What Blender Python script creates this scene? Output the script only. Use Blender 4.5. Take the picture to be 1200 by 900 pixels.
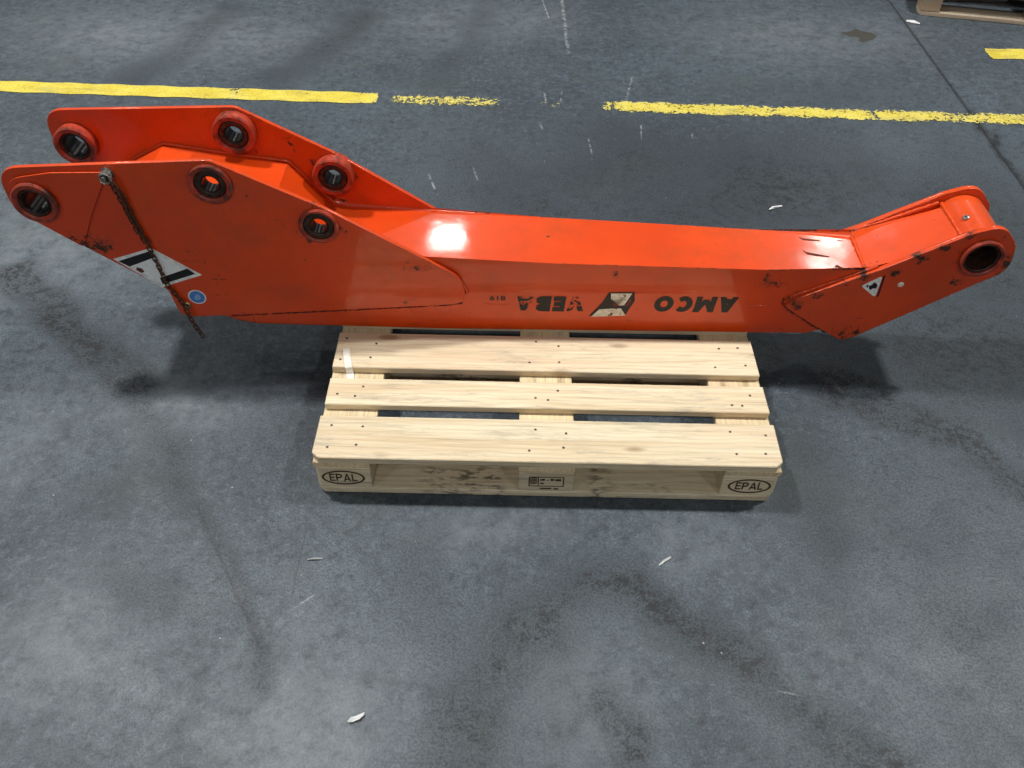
import bpy, bmesh, math, random
import numpy as np
from mathutils import Vector, Matrix

random.seed(7)
scene = bpy.context.scene
COL = scene.collection
for _o in list(bpy.data.objects):
    bpy.data.objects.remove(_o)

# ------------------------------------------------------------------ camera
cam_d = bpy.data.cameras.new('camera')
cam_d.sensor_width = 36.0
cam_d.lens = 36.0 * 1010.3 / 1200.0
cam_d.clip_start = 0.05
cam_d.clip_end = 200.0
cam = bpy.data.objects.new('camera', cam_d)
COL.objects.link(cam)
_yaw, _pitch, _roll = -0.0010, 0.7946, 0.0204
_f = Vector((math.sin(_yaw) * math.cos(_pitch), math.cos(_yaw) * math.cos(_pitch), -math.sin(_pitch)))
_r = Vector((math.cos(_yaw), -math.sin(_yaw), 0))
_u = _r.cross(_f)
_r2 = _r * math.cos(_roll) + _u * math.sin(_roll)
_u2 = -_r * math.sin(_roll) + _u * math.cos(_roll)
_m = Matrix((_r2, _u2, -_f)).transposed().to_4x4()
_m.translation = Vector((0.5070, -1.3881, 1.8377))
cam.matrix_world = _m
scene.camera = cam

# ------------------------------------------------------------------ world (pale hall walls and roof seen as even bounce light)
world = bpy.data.worlds.new('World')
scene.world = world
world.use_nodes = True
_bg = world.node_tree.nodes['Background']
_bg.inputs[0].default_value = (0.93, 0.97, 1.0, 1)
_bg.inputs[1].default_value = 0.11

# ------------------------------------------------------------------ hall lamps: square high-bay panels in a grid
LAMP_W = 235.0
for ly, rows_p, cols_x in ((8.3, 0.22, (-5.39, -0.21, 4.97)), (1.6, 1.42, (-8.2, -2.0, 4.2)), (-6.2, 0.46, (-5.39, -0.21, 4.97))):
    for lx in cols_x:
        ld = bpy.data.lights.new('ceiling_lamp', 'AREA')
        ld.shape = 'RECTANGLE'
        ld.size = 0.42
        ld.size_y = 0.38
        ld.energy = LAMP_W * rows_p
        ld.color = (1.0, 0.985, 0.95)
        lo = bpy.data.objects.new('ceiling_lamp', ld)
        lo.location = (lx, ly, 6.0)
        COL.objects.link(lo)

vs = scene.view_settings
vs.view_transform = 'Standard'
vs.look = 'None'
vs.exposure = 0.0
vs.gamma = 1.0
vs.use_curve_mapping = False


# ================================================================== node helpers
class NT:
    def __init__(self, name, blend=False):
        self.m = bpy.data.materials.new(name)
        self.m.use_nodes = True
        self.t = self.m.node_tree
        self.t.nodes.clear()
        self.out = self.n('ShaderNodeOutputMaterial')

    def n(self, typ, **kw):
        nd = self.t.nodes.new(typ)
        for k, v in kw.items():
            setattr(nd, k, v)
        return nd

    def set(self, sock, v):
        if isinstance(v, bpy.types.NodeSocket):
            self.t.links.new(v, sock)
        elif isinstance(v, (tuple, list)) and sock.type == 'RGBA' and len(v) == 3:
            sock.default_value = (*v, 1)
        else:
            sock.default_value = v

    def math(self, op, a, b=0.0, c=0.0, clamp=False):
        nd = self.n('ShaderNodeMath', operation=op)
        nd.use_clamp = clamp
        self.set(nd.inputs[0], a)
        self.set(nd.inputs[1], b)
        self.set(nd.inputs[2], c)
        return nd.outputs[0]

    def mix(self, fac, a, b, mode='MIX'):
        nd = self.n('ShaderNodeMix', data_type='RGBA', blend_type=mode)
        self.set(nd.inputs[0], fac)
        self.set(nd.inputs[6], a)
        self.set(nd.inputs[7], b)
        return nd.outputs[2]

    def coords(self):
        return self.n('ShaderNodeTexCoord').outputs['Object']

    def mapping(self, vec, scale=(1, 1, 1), loc=(0, 0, 0), rot=(0, 0, 0)):
        nd = self.n('ShaderNodeMapping')
        self.set(nd.inputs['Vector'], vec)
        self.set(nd.inputs['Scale'], scale)
        self.set(nd.inputs['Location'], loc)
        self.set(nd.inputs['Rotation'], rot)
        return nd.outputs[0]

    def noise(self, vec, scale, detail=4.0, rough=0.55, dist=0.0):
        nd = self.n('ShaderNodeTexNoise')
        self.set(nd.inputs['Vector'], vec)
        self.set(nd.inputs['Scale'], scale)
        self.set(nd.inputs['Detail'], detail)
        self.set(nd.inputs['Roughness'], rough)
        self.set(nd.inputs['Distortion'], dist)
        return nd.outputs[0]

    def ramp(self, v, lo, hi, a=0.0, b=1.0, smooth=True):
        nd = self.n('ShaderNodeMapRange')
        nd.interpolation_type = 'SMOOTHSTEP' if smooth else 'LINEAR'
        self.set(nd.inputs[0], v)
        self.set(nd.inputs[1], lo)
        self.set(nd.inputs[2], hi)
        self.set(nd.inputs[3], a)
        self.set(nd.inputs[4], b)
        return nd.outputs[0]

    def attr(self, name):
        nd = self.n('ShaderNodeAttribute')
        nd.attribute_name = name
        return nd.outputs['Fac']

    def segment(self, vec, p, q, w):
        """1 on the line p-q (x,y), falling to 0 at distance w."""
        sx, sy = q[0] - p[0], q[1] - p[1]
        L = math.hypot(sx, sy)
        mp = self.n('ShaderNodeMapping', vector_type='TEXTURE')
        self.set(mp.inputs['Vector'], vec)
        mp.inputs['Location'].default_value = (p[0], p[1], 0)
        mp.inputs['Rotation'].default_value = (0, 0, math.atan2(sy, sx))
        s = self.n('ShaderNodeSeparateXYZ')
        self.t.links.new(mp.outputs[0], s.inputs[0])
        d = self.math('ABSOLUTE', s.outputs[1])
        a = self.ramp(d, w, w * 0.3)
        e = self.math('MULTIPLY', self.ramp(s.outputs[0], -w, 0.02), self.ramp(s.outputs[0], L, L - 0.05))
        return self.math('MULTIPLY', a, e)

    def bsdf(self, color, rough, metallic=0.0, spec=0.5, bump=None, bstr=0.2, bdist=0.01, coat=0.0, coat_r=0.1, alpha=None):
        b = self.n('ShaderNodeBsdfPrincipled')
        self.set(b.inputs['Base Color'], color)
        self.set(b.inputs['Roughness'], rough)
        self.set(b.inputs['Metallic'], metallic)
        self.set(b.inputs['Specular IOR Level'], spec)
        self.set(b.inputs['Coat Weight'], coat)
        self.set(b.inputs['Coat Roughness'], coat_r)
        if bump is not None:
            bn = self.n('ShaderNodeBump')
            bn.inputs['Strength'].default_value = bstr
            bn.inputs['Distance'].default_value = bdist
            self.set(bn.inputs['Height'], bump)
            self.t.links.new(bn.outputs[0], b.inputs['Normal'])
            self.t.links.new(bn.outputs[0], b.inputs['Coat Normal'])
        if alpha is not None:
            self.set(b.inputs['Alpha'], alpha)
        self.t.links.new(b.outputs[0], self.out.inputs[0])
        return self.m


ORG = Vector((0.5, 0.6, 0.144))      # base of the boom, all its parts are written relative to it


# ================================================================== materials
def mat_floor():
    t = NT('worn_concrete')
    co = t.coords()
    warp = t.noise(co, 3.0, 3)
    n1 = t.noise(co, 0.9, 6, 0.62, 0.15)
    n2 = t.noise(t.mapping(co, (1, 1, 1), (3, 7, 0)), 5.0, 8, 0.68, 0.25)
    n3 = t.noise(t.mapping(co, (14, 40, 1), (0, 0, 0), (0, 0, 0.3)), 1.0, 5, 0.7)
    n4 = t.noise(co, 160, 3, 0.7)
    n5 = t.noise(co, 38, 6, 0.75, 0.4)
    n6 = t.noise(t.mapping(co, (1, 1, 1), (9, 4, 2)), 14, 8, 0.74, 0.15)
    n7 = t.noise(co, 420, 2, 0.6)
    c = t.mix(t.ramp(n1, 0.32, 0.68), (0.047, 0.062, 0.077), (0.083, 0.109, 0.132))
    c = t.mix(t.math('MULTIPLY', t.ramp(n2, 0.46, 0.74), 0.60), c, (0.037, 0.047, 0.057))
    c = t.mix(t.math('MULTIPLY', t.ramp(n6, 0.50, 0.68), 0.50), c, (0.113, 0.143, 0.167))
    c = t.mix(t.math('MULTIPLY', t.ramp(n6, 0.48, 0.34), 0.50), c, (0.028, 0.035, 0.043))
    c = t.mix(t.math('MULTIPLY', t.ramp(n3, 0.5, 0.85), 0.25), c, (0.122, 0.153, 0.179))
    c = t.mix(t.math('MULTIPLY', t.ramp(n5, 0.51, 0.64), 0.55), c, (0.132, 0.165, 0.192))
    c = t.mix(t.math('MULTIPLY', t.ramp(n5, 0.48, 0.36), 0.70), c, (0.023, 0.026, 0.032))
    c = t.mix(t.ramp(n4, 0.44, 0.60, 0.0, 0.60), c, (0.026, 0.032, 0.039))
    c = t.mix(t.ramp(n7, 0.54, 0.68, 0.0, 0.45), c, (0.168, 0.205, 0.232))
    tint = t.noise(t.mapping(co, (1, 1, 1), (2, 11, 5)), 2.2, 4, 0.6)
    c = t.mix(t.ramp(tint, 0.50, 0.72, 0.0, 0.35), c, (0.064, 0.078, 0.069))
    # grime and tyre rubber worked into the floor, plus painted shade round the boom
    st = t.attr('stain_shade')
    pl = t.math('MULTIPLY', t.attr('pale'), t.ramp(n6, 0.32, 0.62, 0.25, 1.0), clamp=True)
    c = t.mix(t.math('MULTIPLY', pl, 0.65), c, (0.200, 0.220, 0.238))  # light sheen painted as paler concrete
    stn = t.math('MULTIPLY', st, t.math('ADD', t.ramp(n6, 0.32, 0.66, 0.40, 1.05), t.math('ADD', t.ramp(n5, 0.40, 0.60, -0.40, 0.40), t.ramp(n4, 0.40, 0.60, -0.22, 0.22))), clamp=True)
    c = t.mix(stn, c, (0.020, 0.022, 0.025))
    # brown spill
    md = t.ramp(t.math('ADD', t.attr('spill'), t.math('MULTIPLY', t.math('SUBTRACT', n5, 0.5), 0.7)), 0.42, 0.58)
    c = t.mix(t.math('MULTIPLY', md, 0.85), c, (0.045, 0.040, 0.027))
    # joints are dirty
    c = t.mix(t.attr('joint'), c, (0.018, 0.019, 0.020))
    # long thin scratches
    dark = 0.0
    for p, q, w in [((-0.313, -0.046), (-0.043, -0.468), 0.006), ((-0.012, -0.105), (-0.012, -0.349), 0.003)]:
        s = t.segment(co, p, q, w)
        dark = s if dark == 0.0 else t.math('MAXIMUM', dark, s)
    dark = t.math('MULTIPLY', dark, t.ramp(n5, 0.35, 0.55, 0.2, 1.0))
    c = t.mix(t.math('MULTIPLY', dark, 0.5), c, (0.025, 0.027, 0.030))
    lite = 0.0
    for p, q, w in [((0.725, 3.32), (0.742, 2.63), 0.012), ((0.62, 3.3), (0.66, 3.0), 0.006), ((0.16, 1.56), (0.21, 1.40), 0.006),
                    ((0.05, -0.30), (-0.02, -0.36), 0.002),
                    ((1.03, 2.42), (0.98, 2.18), 0.008), ((0.33, 1.62), (0.36, 1.50), 0.005), ((1.10, -0.52), (1.17, -0.535), 0.003),
                    ((0.62, 2.27), (0.63, 2.13), 0.006), ((0.70, 2.27), (0.69, 2.15), 0.005), ((0.80, 1.86), (0.81, 1.72), 0.005), ((1.03, 1.98), (1.02, 1.84), 0.005), ((0.60, 1.98), (0.615, 1.90), 0.007), ((1.24, 1.93), (1.235, 1.86), 0.005)]:
        s = t.segment(co, p, q, w)
        lite = s if lite == 0.0 else t.math('MAXIMUM', lite, s)
    lite = t.math('MULTIPLY', lite, t.ramp(n5, 0.42, 0.58, 0.0, 1.0))
    c = t.mix(t.math('MULTIPLY', lite, 0.6), c, (0.36, 0.38, 0.39))
    # pale specks of dust and plaster
    vo = t.n('ShaderNodeTexVoronoi')
    t.set(vo.inputs['Vector'], co)
    vo.inputs['Scale'].default_value = 26
    wn = t.n('ShaderNodeSeparateColor')
    t.t.links.new(vo.outputs['Color'], wn.inputs[0])
    speck = t.math('MULTIPLY', t.ramp(vo.outputs['Distance'], 0.075, 0.03), t.math('GREATER_THAN', wn.outputs[0], 0.965))
    c = t.mix(t.math('MULTIPLY', speck, 0.75), c, (0.40, 0.42, 0.42))
    rough = t.math('ADD', t.ramp(n2, 0.3, 0.7, 0.36, 0.52), t.math('MULTIPLY', stn, 0.10))
    h = t.math('ADD', t.math('MULTIPLY', n5, 0.6), t.math('MULTIPLY', n4, 0.35))
    return t.bsdf(c, rough, spec=0.30, bump=h, bstr=0.40, bdist=0.004)


def mat_yellow():
    t = NT('worn_yellow_floor_paint')
    co = t.coords()
    n = t.noise(co, 55, 6, 0.72, 0.5)
    n2 = t.noise(t.mapping(co, (1, 1, 1), (5, 2, 1)), 9, 4, 0.6)
    w = t.attr('wear')
    v = t.math('ADD', t.math('ADD', t.math('MULTIPLY', n, 0.75), t.math('MULTIPLY', n2, 0.25)), t.math('MULTIPLY', w, -0.5))
    alpha = t.ramp(v, 0.225, 0.265)
    c = t.mix(t.ramp(n2, 0.3, 0.7), (0.64, 0.50, 0.030), (0.76, 0.63, 0.08))
    c = t.mix(t.ramp(t.noise(co, 120, 4, 0.7), 0.46, 0.72, 0.0, 0.65), c, (0.24, 0.21, 0.09))
    c = t.mix(t.ramp(t.noise(t.mapping(co, (3, 14, 1), (1, 2, 3)), 1.0, 5, 0.7), 0.50, 0.72, 0.0, 0.55), c, (0.16, 0.15, 0.09))
    c = t.mix(t.math('MULTIPLY', t.ramp(w, 0.1, 0.6), t.ramp(n, 0.4, 0.6, 0.0, 0.4)), c, (0.45, 0.46, 0.30))
    return t.bsdf(c, 0.55, spec=0.4, bump=n, bstr=0.2, bdist=0.002, alpha=alpha)


CHIPS = [  # x, z (world), radius, strength
    (-0.618, 0.443, 0.085, 1.0), (-0.70, 0.505, 0.055, 0.8), (1.305, 0.265, 0.045, 1.0), (1.415, 0.335, 0.05, 0.9), (1.543, 0.385, 0.035, 0.8),
    (1.508, 0.165, 0.045, 1.0), (1.714, 0.36, 0.06, 0.8), (-0.47, 0.455, 0.035, 1.0), (-0.435, 0.245, 0.04, 0.8), (1.223, 0.345, 0.06, 0.9), (-0.66, 0.465, 0.06, 1.1), (-0.56, 0.385, 0.05, 1.0), (1.36, 0.318, 0.05, 0.95), (1.60, 0.432, 0.05, 0.85), (1.46, 0.16, 0.045, 0.9), (1.30, 0.15, 0.05, 0.8),
    (0.78, 0.350, 0.03, 0.9), (-0.264, 0.165, 0.06, 0.6), (1.655, 0.468, 0.05, 0.9), (-0.50, 0.55, 0.06, 0.45), (1.70, 0.525, 0.07, 0.9),
    (1.46, 0.385, 0.07, 0.85), (-0.66, 0.60, 0.06, 0.6), (0.24, 0.385, 0.06, 0.55), (-0.22, 0.63, 0.07, 0.5), (0.02, 0.53, 0.07, 0.5),
    (1.637, 0.229, 0.05, 0.6), (0.30, 0.16, 0.25, 0.35), (1.83, 0.42, 0.06, 0.9), (-0.33, 0.34, 0.06, 0.45),
    (-0.719, 0.577, 0.10, 1.15), (-0.264, 0.632, 0.10, 1.05), (-0.009, 0.510, 0.095, 1.05), (1.757, 0.443, 0.10, 0.95),
]


def mat_paint():
    t = NT('orange_machine_paint')
    co = t.coords()
    flat = t.mapping(co, (1, 0.8, 1))
    clus = None
    for x, y, z, r, s in [(a, -0.085, b, c_, d_) for a, b, c_, d_ in CHIPS] + [(-0.719, 0.115, 0.577, 0.09, 1.1), (-0.264, 0.115, 0.632, 0.11, 1.15), (-0.009, 0.11, 0.510, 0.11, 1.15), (-0.13, 0.115, 0.60, 0.09, 0.6)]:
        d = t.n('ShaderNodeVectorMath', operation='DISTANCE')
        t.set(d.inputs[0], flat)
        d.inputs[1].default_value = (x - ORG.x, y, z - ORG.z)
        v = t.ramp(d.outputs['Value'], r * 1.15, 0.0, 0.0, s * 1.12)
        clus = v if clus is None else t.math('MAXIMUM', clus, v)
    n = t.noise(co, 70, 5, 0.7, 0.3)
    n2 = t.noise(t.mapping(co, (1, 1, 1), (4, 1, 8)), 19, 6, 0.68, 0.2)
    n3 = t.noise(co, 3.2, 4, 0.6)
    v = t.math('ADD', t.math('ADD', t.math('MULTIPLY', n, 0.5), t.math('MULTIPLY', n2, 0.5)), t.math('MULTIPLY', clus, 0.155))
    bv = t.n('ShaderNodeBevel')
    bv.samples = 4
    bv.inputs['Radius'].default_value = 0.0065
    ge = t.n('ShaderNodeNewGeometry')
    dt = t.n('ShaderNodeVectorMath', operation='DOT_PRODUCT')
    t.t.links.new(bv.outputs[0], dt.inputs[0])
    t.t.links.new(ge.outputs['Normal'], dt.inputs[1])
    edge = t.ramp(dt.outputs['Value'], 0.995, 0.85)
    v = t.math('ADD', v, t.math('MULTIPLY', edge, t.ramp(n3, 0.35, 0.65, 0.05, 0.19)))
    scr = t.noise(t.mapping(co, (9, 60, 260), (0, 0, 0), (0, 0.25, 0)), 1.0, 2, 0.5)
    scr2 = t.noise(t.mapping(co, (240, 60, 8), (3, 0, 5), (0, -0.4, 0)), 1.0, 2, 0.5)
    v = t.math('ADD', v, t.math('MULTIPLY', t.math('ADD', t.ramp(scr, 0.66, 0.72), t.ramp(scr2, 0.68, 0.73)), t.ramp(n3, 0.42, 0.62, 0.0, 0.14)))
    chip = t.ramp(v, 0.658, 0.680)
    c = t.mix(t.ramp(n3, 0.3, 0.7), (0.62, 0.050, 0.0035), (0.72, 0.065, 0.0045))
    dust = t.noise(t.mapping(co, (1, 1, 1), (8, 3, 2)), 6, 6, 0.7)
    c = t.mix(t.ramp(dust, 0.45, 0.72, 0.0, 0.50), c, (0.42, 0.056, 0.008))
    c = t.mix(t.ramp(t.noise(t.mapping(co, (1, 1, 1), (1, 9, 4)), 2.6, 5, 0.65), 0.52, 0.74, 0.0, 0.45), c, (0.78, 0.105, 0.022))
    # grime film
    grime = t.math('MULTIPLY', t.ramp(t.math('ADD', n2, t.math('MULTIPLY', clus, 0.22)), 0.62, 0.85), 0.5)
    c = t.mix(grime, c, (0.16, 0.030, 0.012))
    c = t.mix(t.ramp(t.noise(co, 230, 2, 0.6), 0.70, 0.78, 0.0, 0.5), c, (0.25, 0.05, 0.03))
    rust = t.mix(t.ramp(t.noise(co, 140, 3, 0.6), 0.40, 0.62), (0.022, 0.013, 0.011), (0.11, 0.040, 0.022))
    c = t.mix(chip, c, rust)
    cw = t.math('MULTIPLY', t.math('SUBTRACT', 1.0, chip, clamp=True), 0.50)
    rough = t.math('ADD', 0.36, t.math('MULTIPLY', chip, 0.35))
    coat_r = t.math('ADD', t.ramp(n2, 0.35, 0.75, 0.045, 0.10), t.math('MULTIPLY', clus, 0.10))
    dd = t.n('ShaderNodeVectorMath', operation='DISTANCE')
    t.set(dd.inputs[0], co)
    dd.inputs[1].default_value = (1.36 - ORG.x, -0.01, 0.375 - ORG.z)
    coat_r = t.math('ADD', coat_r, t.ramp(dd.outputs['Value'], 0.42, 0.05, 0.0, 0.055))
    wav = t.math('ADD', t.math('MULTIPLY', t.noise(co, 7, 3, 0.5), 1.0), t.math('MULTIPLY', t.math('SUBTRACT', n, t.math('MULTIPLY', chip, 2.5)), 0.05))
    wav = t.math('ADD', wav, t.math('MULTIPLY', t.noise(co, 330, 2, 0.5), 0.035))
    return t.bsdf(c, rough, spec=0.32, bump=wav, bstr=0.035, bdist=0.012, coat=cw, coat_r=coat_r)


def mat_wood(name, axis, a, b, dirt=0.0, smear=0.0, knots=True):
    t = NT(name)
    co = t.coords()
    oi = t.n('ShaderNodeObjectInfo')
    off = t.n('ShaderNodeVectorMath', operation='MULTIPLY_ADD')
    cmb = t.n('ShaderNodeCombineXYZ')
    t.set(cmb.inputs[0], oi.outputs['Random'])
    t.set(cmb.inputs[1], t.math('MULTIPLY', oi.outputs['Random'], 3.7))
    t.set(cmb.inputs[2], t.math('MULTIPLY', oi.outputs['Random'], 1.9))
    t.set(off.inputs[0], cmb.outputs[0])
    off.inputs[1].default_value = (31, 17, 23)
    t.set(off.inputs[2], co)
    vec = off.outputs[0]
    sc = (1.6, 26, 26) if axis == 'x' else (26, 1.6, 26)
    g1 = t.noise(t.mapping(vec, sc), 1.0, 5, 0.6, 0.9)
    sc2 = (5, 140, 140) if axis == 'x' else (140, 5, 140)
    g2 = t.noise(t.mapping(vec, sc2), 1.0, 3, 0.6, 0.2)
    big = t.noise(t.mapping(vec, (1.3, 6, 6) if axis == 'x' else (6, 1.3, 6)), 1.0, 3, 0.5)
    n = t.noise(vec, 60, 5, 0.7)
    wv = t.n('ShaderNodeTexWave', wave_type='BANDS', bands_direction='Y' if axis == 'x' else 'X')
    t.set(wv.inputs['Vector'], t.mapping(vec, (0.35, 1, 1) if axis == 'x' else (1, 0.35, 1)))
    wv.inputs['Scale'].default_value = 21
    wv.inputs['Distortion'].default_value = 5.0
    wv.inputs['Detail'].default_value = 2.0
    wv.inputs['Detail Scale'].default_value = 1.2
    c = t.mix(t.ramp(g1, 0.35, 0.72), a, b)
    c = t.mix(t.math('MULTIPLY', t.ramp(wv.outputs['Fac'], 0.55, 1.0), 0.22), c, tuple(x * 0.66 for x in b))
    c = t.mix(t.ramp(g2, 0.52, 0.75, 0.0, 0.50), c, tuple(x * 0.5 for x in b))
    c = t.mix(t.ramp(big, 0.45, 0.75, 0.0, 0.30), c, (0.76, 0.52, 0.36))
    crk = t.noise(t.mapping(vec, (2.2, 210, 210) if axis == 'x' else (210, 2.2, 210), (7, 3, 1)), 1.0, 2, 0.5)
    c = t.mix(t.ramp(crk, 0.66, 0.72, 0.0, 0.55), c, (0.20, 0.14, 0.085))
    tint = t.ramp(oi.outputs['Random'], 0, 1, 0.82, 1.08, smooth=False)
    cm = t.n('ShaderNodeVectorMath', operation='SCALE')
    t.set(cm.inputs[0], c)
    t.set(cm.inputs['Scale'], tint)
    c = cm.outputs[0]
    if knots:
        vo = t.n('ShaderNodeTexVoronoi')
        t.set(vo.inputs['Vector'], t.mapping(vec, (4.5, 13, 0.01) if axis == 'x' else (13, 4.5, 0.01)))
        vo.inputs['Scale'].default_value = 1.0
        spl = t.n('ShaderNodeSeparateColor')
        t.t.links.new(vo.outputs['Color'], spl.inputs[0])
        kd = t.math('ADD', vo.outputs['Distance'], t.math('MULTIPLY', t.math('SUBTRACT', g2, 0.5), 0.10))
        kn = t.math('MULTIPLY', t.ramp(kd, 0.20, 0.07), t.math('GREATER_THAN', spl.outputs[0], 0.66))
        c = t.mix(t.math('MULTIPLY', kn, 0.65), c, (0.24, 0.12, 0.055))
    gn = t.noise(t.mapping(vec, (4, 22, 22) if axis == 'x' else (22, 4, 22)), 1.0, 7, 0.78, 0.3)
    c = t.mix(t.ramp(gn, 0.50, 0.74, 0.0, 0.72 + dirt), c, (0.25, 0.23, 0.20))
    if dirt:
        c = t.mix(t.ramp(n, 0.3, 0.7, 0.15 * dirt, 0.8 * dirt), c, (0.17, 0.14, 0.11))
    if smear:
        sm = t.noise(t.mapping(vec, (3.0, 9, 9), (0, 0, 0), (0, 0, 0.5)), 1.0, 2, 0.5)
        sx = t.n('ShaderNodeSeparateXYZ')
        t.set(sx.inputs[0], co)
        ax = t.math('ABSOLUTE', sx.outputs[0])
        zone = t.math('MULTIPLY', t.ramp(ax, 0.09, 0.14), t.ramp(ax, 0.36, 0.28))
        sk = t.noise(t.mapping(vec, (22, 70, 70), (0, 0, 0), (0, 0, 0.25)), 1.0, 4, 0.7)
        sm = t.math('MULTIPLY', t.math('MULTIPLY', t.ramp(sm, 0.36, 0.52), t.ramp(sk, 0.46, 0.60)), zone)
        c = t.mix(t.math('MULTIPLY', sm, smear), c, (0.035, 0.033, 0.035))
    h = t.math('ADD', t.math('MULTIPLY', g2, 0.7), t.math('MULTIPLY', n, 0.4))
    return t.bsdf(c, 0.66, spec=0.25, bump=h, bstr=0.30, bdist=0.003)


def mat_simple(name, color, rough, metallic=0.0, var=0.15, scale=40, color2=None, spec=0.4, wear=None, bstr=0.15):
    t = NT(name)
    co = t.coords()
    n = t.noise(co, scale, 5, 0.65, 0.3)
    c2 = color2 if color2 else tuple(x * (1 - 2.2 * var) for x in color)
    c = t.mix(t.ramp(n, 0.36, 0.68), color, c2)
    al = None
    if wear is not None:
        w = t.noise(co, 45, 5, 0.7, 0.4)
        al = t.ramp(w, wear, wear + 0.03)
    return t.bsdf(c, rough, metallic=metallic, spec=spec, bump=n, bstr=bstr, bdist=0.002, alpha=al)


M_FLOOR = mat_floor()
M_YELLOW = mat_yellow()
M_PAINT = mat_paint()
M_WOODX = mat_wood('pine_boards_along', 'x', (0.80, 0.70, 0.50), (0.67, 0.53, 0.34))
M_WOODY = mat_wood('pine_boards_across', 'y', (0.80, 0.67, 0.43), (0.68, 0.52, 0.30))
M_BLOCK = mat_wood('pine_block', 'x', (0.78, 0.67, 0.47), (0.63, 0.51, 0.34), dirt=0.12)
M_BOTTOM = mat_wood('pine_boards_smeared', 'x', (0.74, 0.65, 0.47), (0.62, 0.51, 0.34), dirt=0.08, smear=0.80)
M_OLDX = mat_wood('weathered_boards_along', 'x', (0.50, 0.42, 0.31), (0.34, 0.26, 0.18), dirt=0.25)
M_OLDY = mat_wood('weathered_boards_across', 'y', (0.46, 0.38, 0.28), (0.32, 0.24, 0.16), dirt=0.25)
M_OLDB = mat_wood('weathered_block', 'x', (0.36, 0.26, 0.16), (0.24, 0.16, 0.10), dirt=0.3)
M_BURN = mat_simple('burnt_brand_mark', (0.028, 0.016, 0.010), 0.8, var=0.2, color2=(0.10, 0.06, 0.035), wear=0.33)
M_NAIL = mat_simple('nail_steel', (0.12, 0.10, 0.08), 0.55, metallic=0.6)
M_STEEL = mat_simple('greasy_bush_steel', (0.016, 0.013, 0.012), 0.48, metallic=0.3, color2=(0.085, 0.034, 0.020), scale=75)
M_BOSS = mat_simple('greasy_boss_paint', (0.46, 0.050, 0.022), 0.38, color2=(0.075, 0.024, 0.016), scale=26, spec=0.45)
M_BORE = mat_simple('greasy_bore', (0.045, 0.042, 0.04), 0.30, metallic=0.7, color2=(0.02, 0.02, 0.02), scale=60)
M_ZINC = mat_simple('zinc_bolt', (0.42, 0.40, 0.37), 0.35, metallic=0.9, color2=(0.25, 0.22, 0.2))
M_RUST = mat_simple('rusty_chain_steel', (0.15, 0.060, 0.030), 0.75, metallic=0.2, color2=(0.035, 0.018, 0.012), scale=90)
M_BRASS = mat_simple('dull_brass', (0.45, 0.33, 0.20), 0.4, metallic=0.8)
M_BLACK = mat_simple('black_print', (0.012, 0.011, 0.012), 0.4, var=0.2, wear=0.30)
M_BLACKW = mat_simple('black_print_flaking', (0.012, 0.011, 0.012), 0.4, var=0.2, wear=0.46)
M_WHITE = mat_simple('white_vinyl', (0.92, 0.92, 0.90), 0.35, var=0.06, scale=60, color2=(0.62, 0.62, 0.60))
M_WHITEW = mat_simple('white_print_flaking', (0.84, 0.76, 0.64), 0.4, var=0.06, scale=60, color2=(0.66, 0.54, 0.42), wear=0.36)
M_REDP = mat_simple('dark_red_print', (0.22, 0.020, 0.015), 0.4, color2=(0.10, 0.012, 0.012), wear=0.36)
M_LABEL = mat_simple('dirty_white_label', (0.90, 0.92, 0.93), 0.35, var=0.06, scale=120, color2=(0.76, 0.79, 0.81))
M_BLUE = mat_simple('blue_sticker_print', (0.055, 0.17, 0.52), 0.3, scale=200, color2=(0.10, 0.28, 0.62))
M_BLUEL = mat_simple('pale_blue_print', (0.26, 0.48, 0.82), 0.3, scale=200)
M_PAPER = mat_simple('scrap_paper', (0.66, 0.67, 0.66), 0.7, var=0.05, color2=(0.62, 0.63, 0.62))
M_TAPE = mat_simple('milky_tape', (0.86, 0.85, 0.78), 0.35, var=0.05, color2=(0.76, 0.74, 0.64))
M_SEAM = mat_simple('dirt_and_shade_in_seam', (0.05, 0.02, 0.015), 0.8, var=0.2, color2=(0.20, 0.035, 0.015), wear=0.44)
M_GOUGE = mat_simple('scraped_paint', (0.05, 0.02, 0.015), 0.7, var=0.2, color2=(0.14, 0.03, 0.02))


# ================================================================== mesh helpers
def link(name, me, mat, parent=None, smooth=False, loc=None, rotz=0.0):
    o = bpy.data.objects.new(name, me)
    COL.objects.link(o)
    if mat is not None and not me.materials:
        me.materials.append(mat)
    if smooth:
        for p in me.polygons:
            p.use_smooth = True
    if parent is not None:
        o.parent = parent
    if loc is not None:
        o.location = loc
    o.rotation_euler[2] = rotz
    return o


def tag(o, label, cat, group=None):
    o['label'] = label
    o['category'] = cat
    if group:
        o['group'] = group
    return o


def empty(name, loc, rotz=0.0):
    o = bpy.data.objects.new(name, None)
    o.empty_display_size = 0.1
    COL.objects.link(o)
    o.location = loc
    o.rotation_euler[2] = rotz
    return o


def mesh_from_bm(name, bm):
    bmesh.ops.recalc_face_normals(bm, faces=bm.faces)
    me = bpy.data.meshes.new(name)
    bm.to_mesh(me)
    bm.free()
    return me


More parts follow.
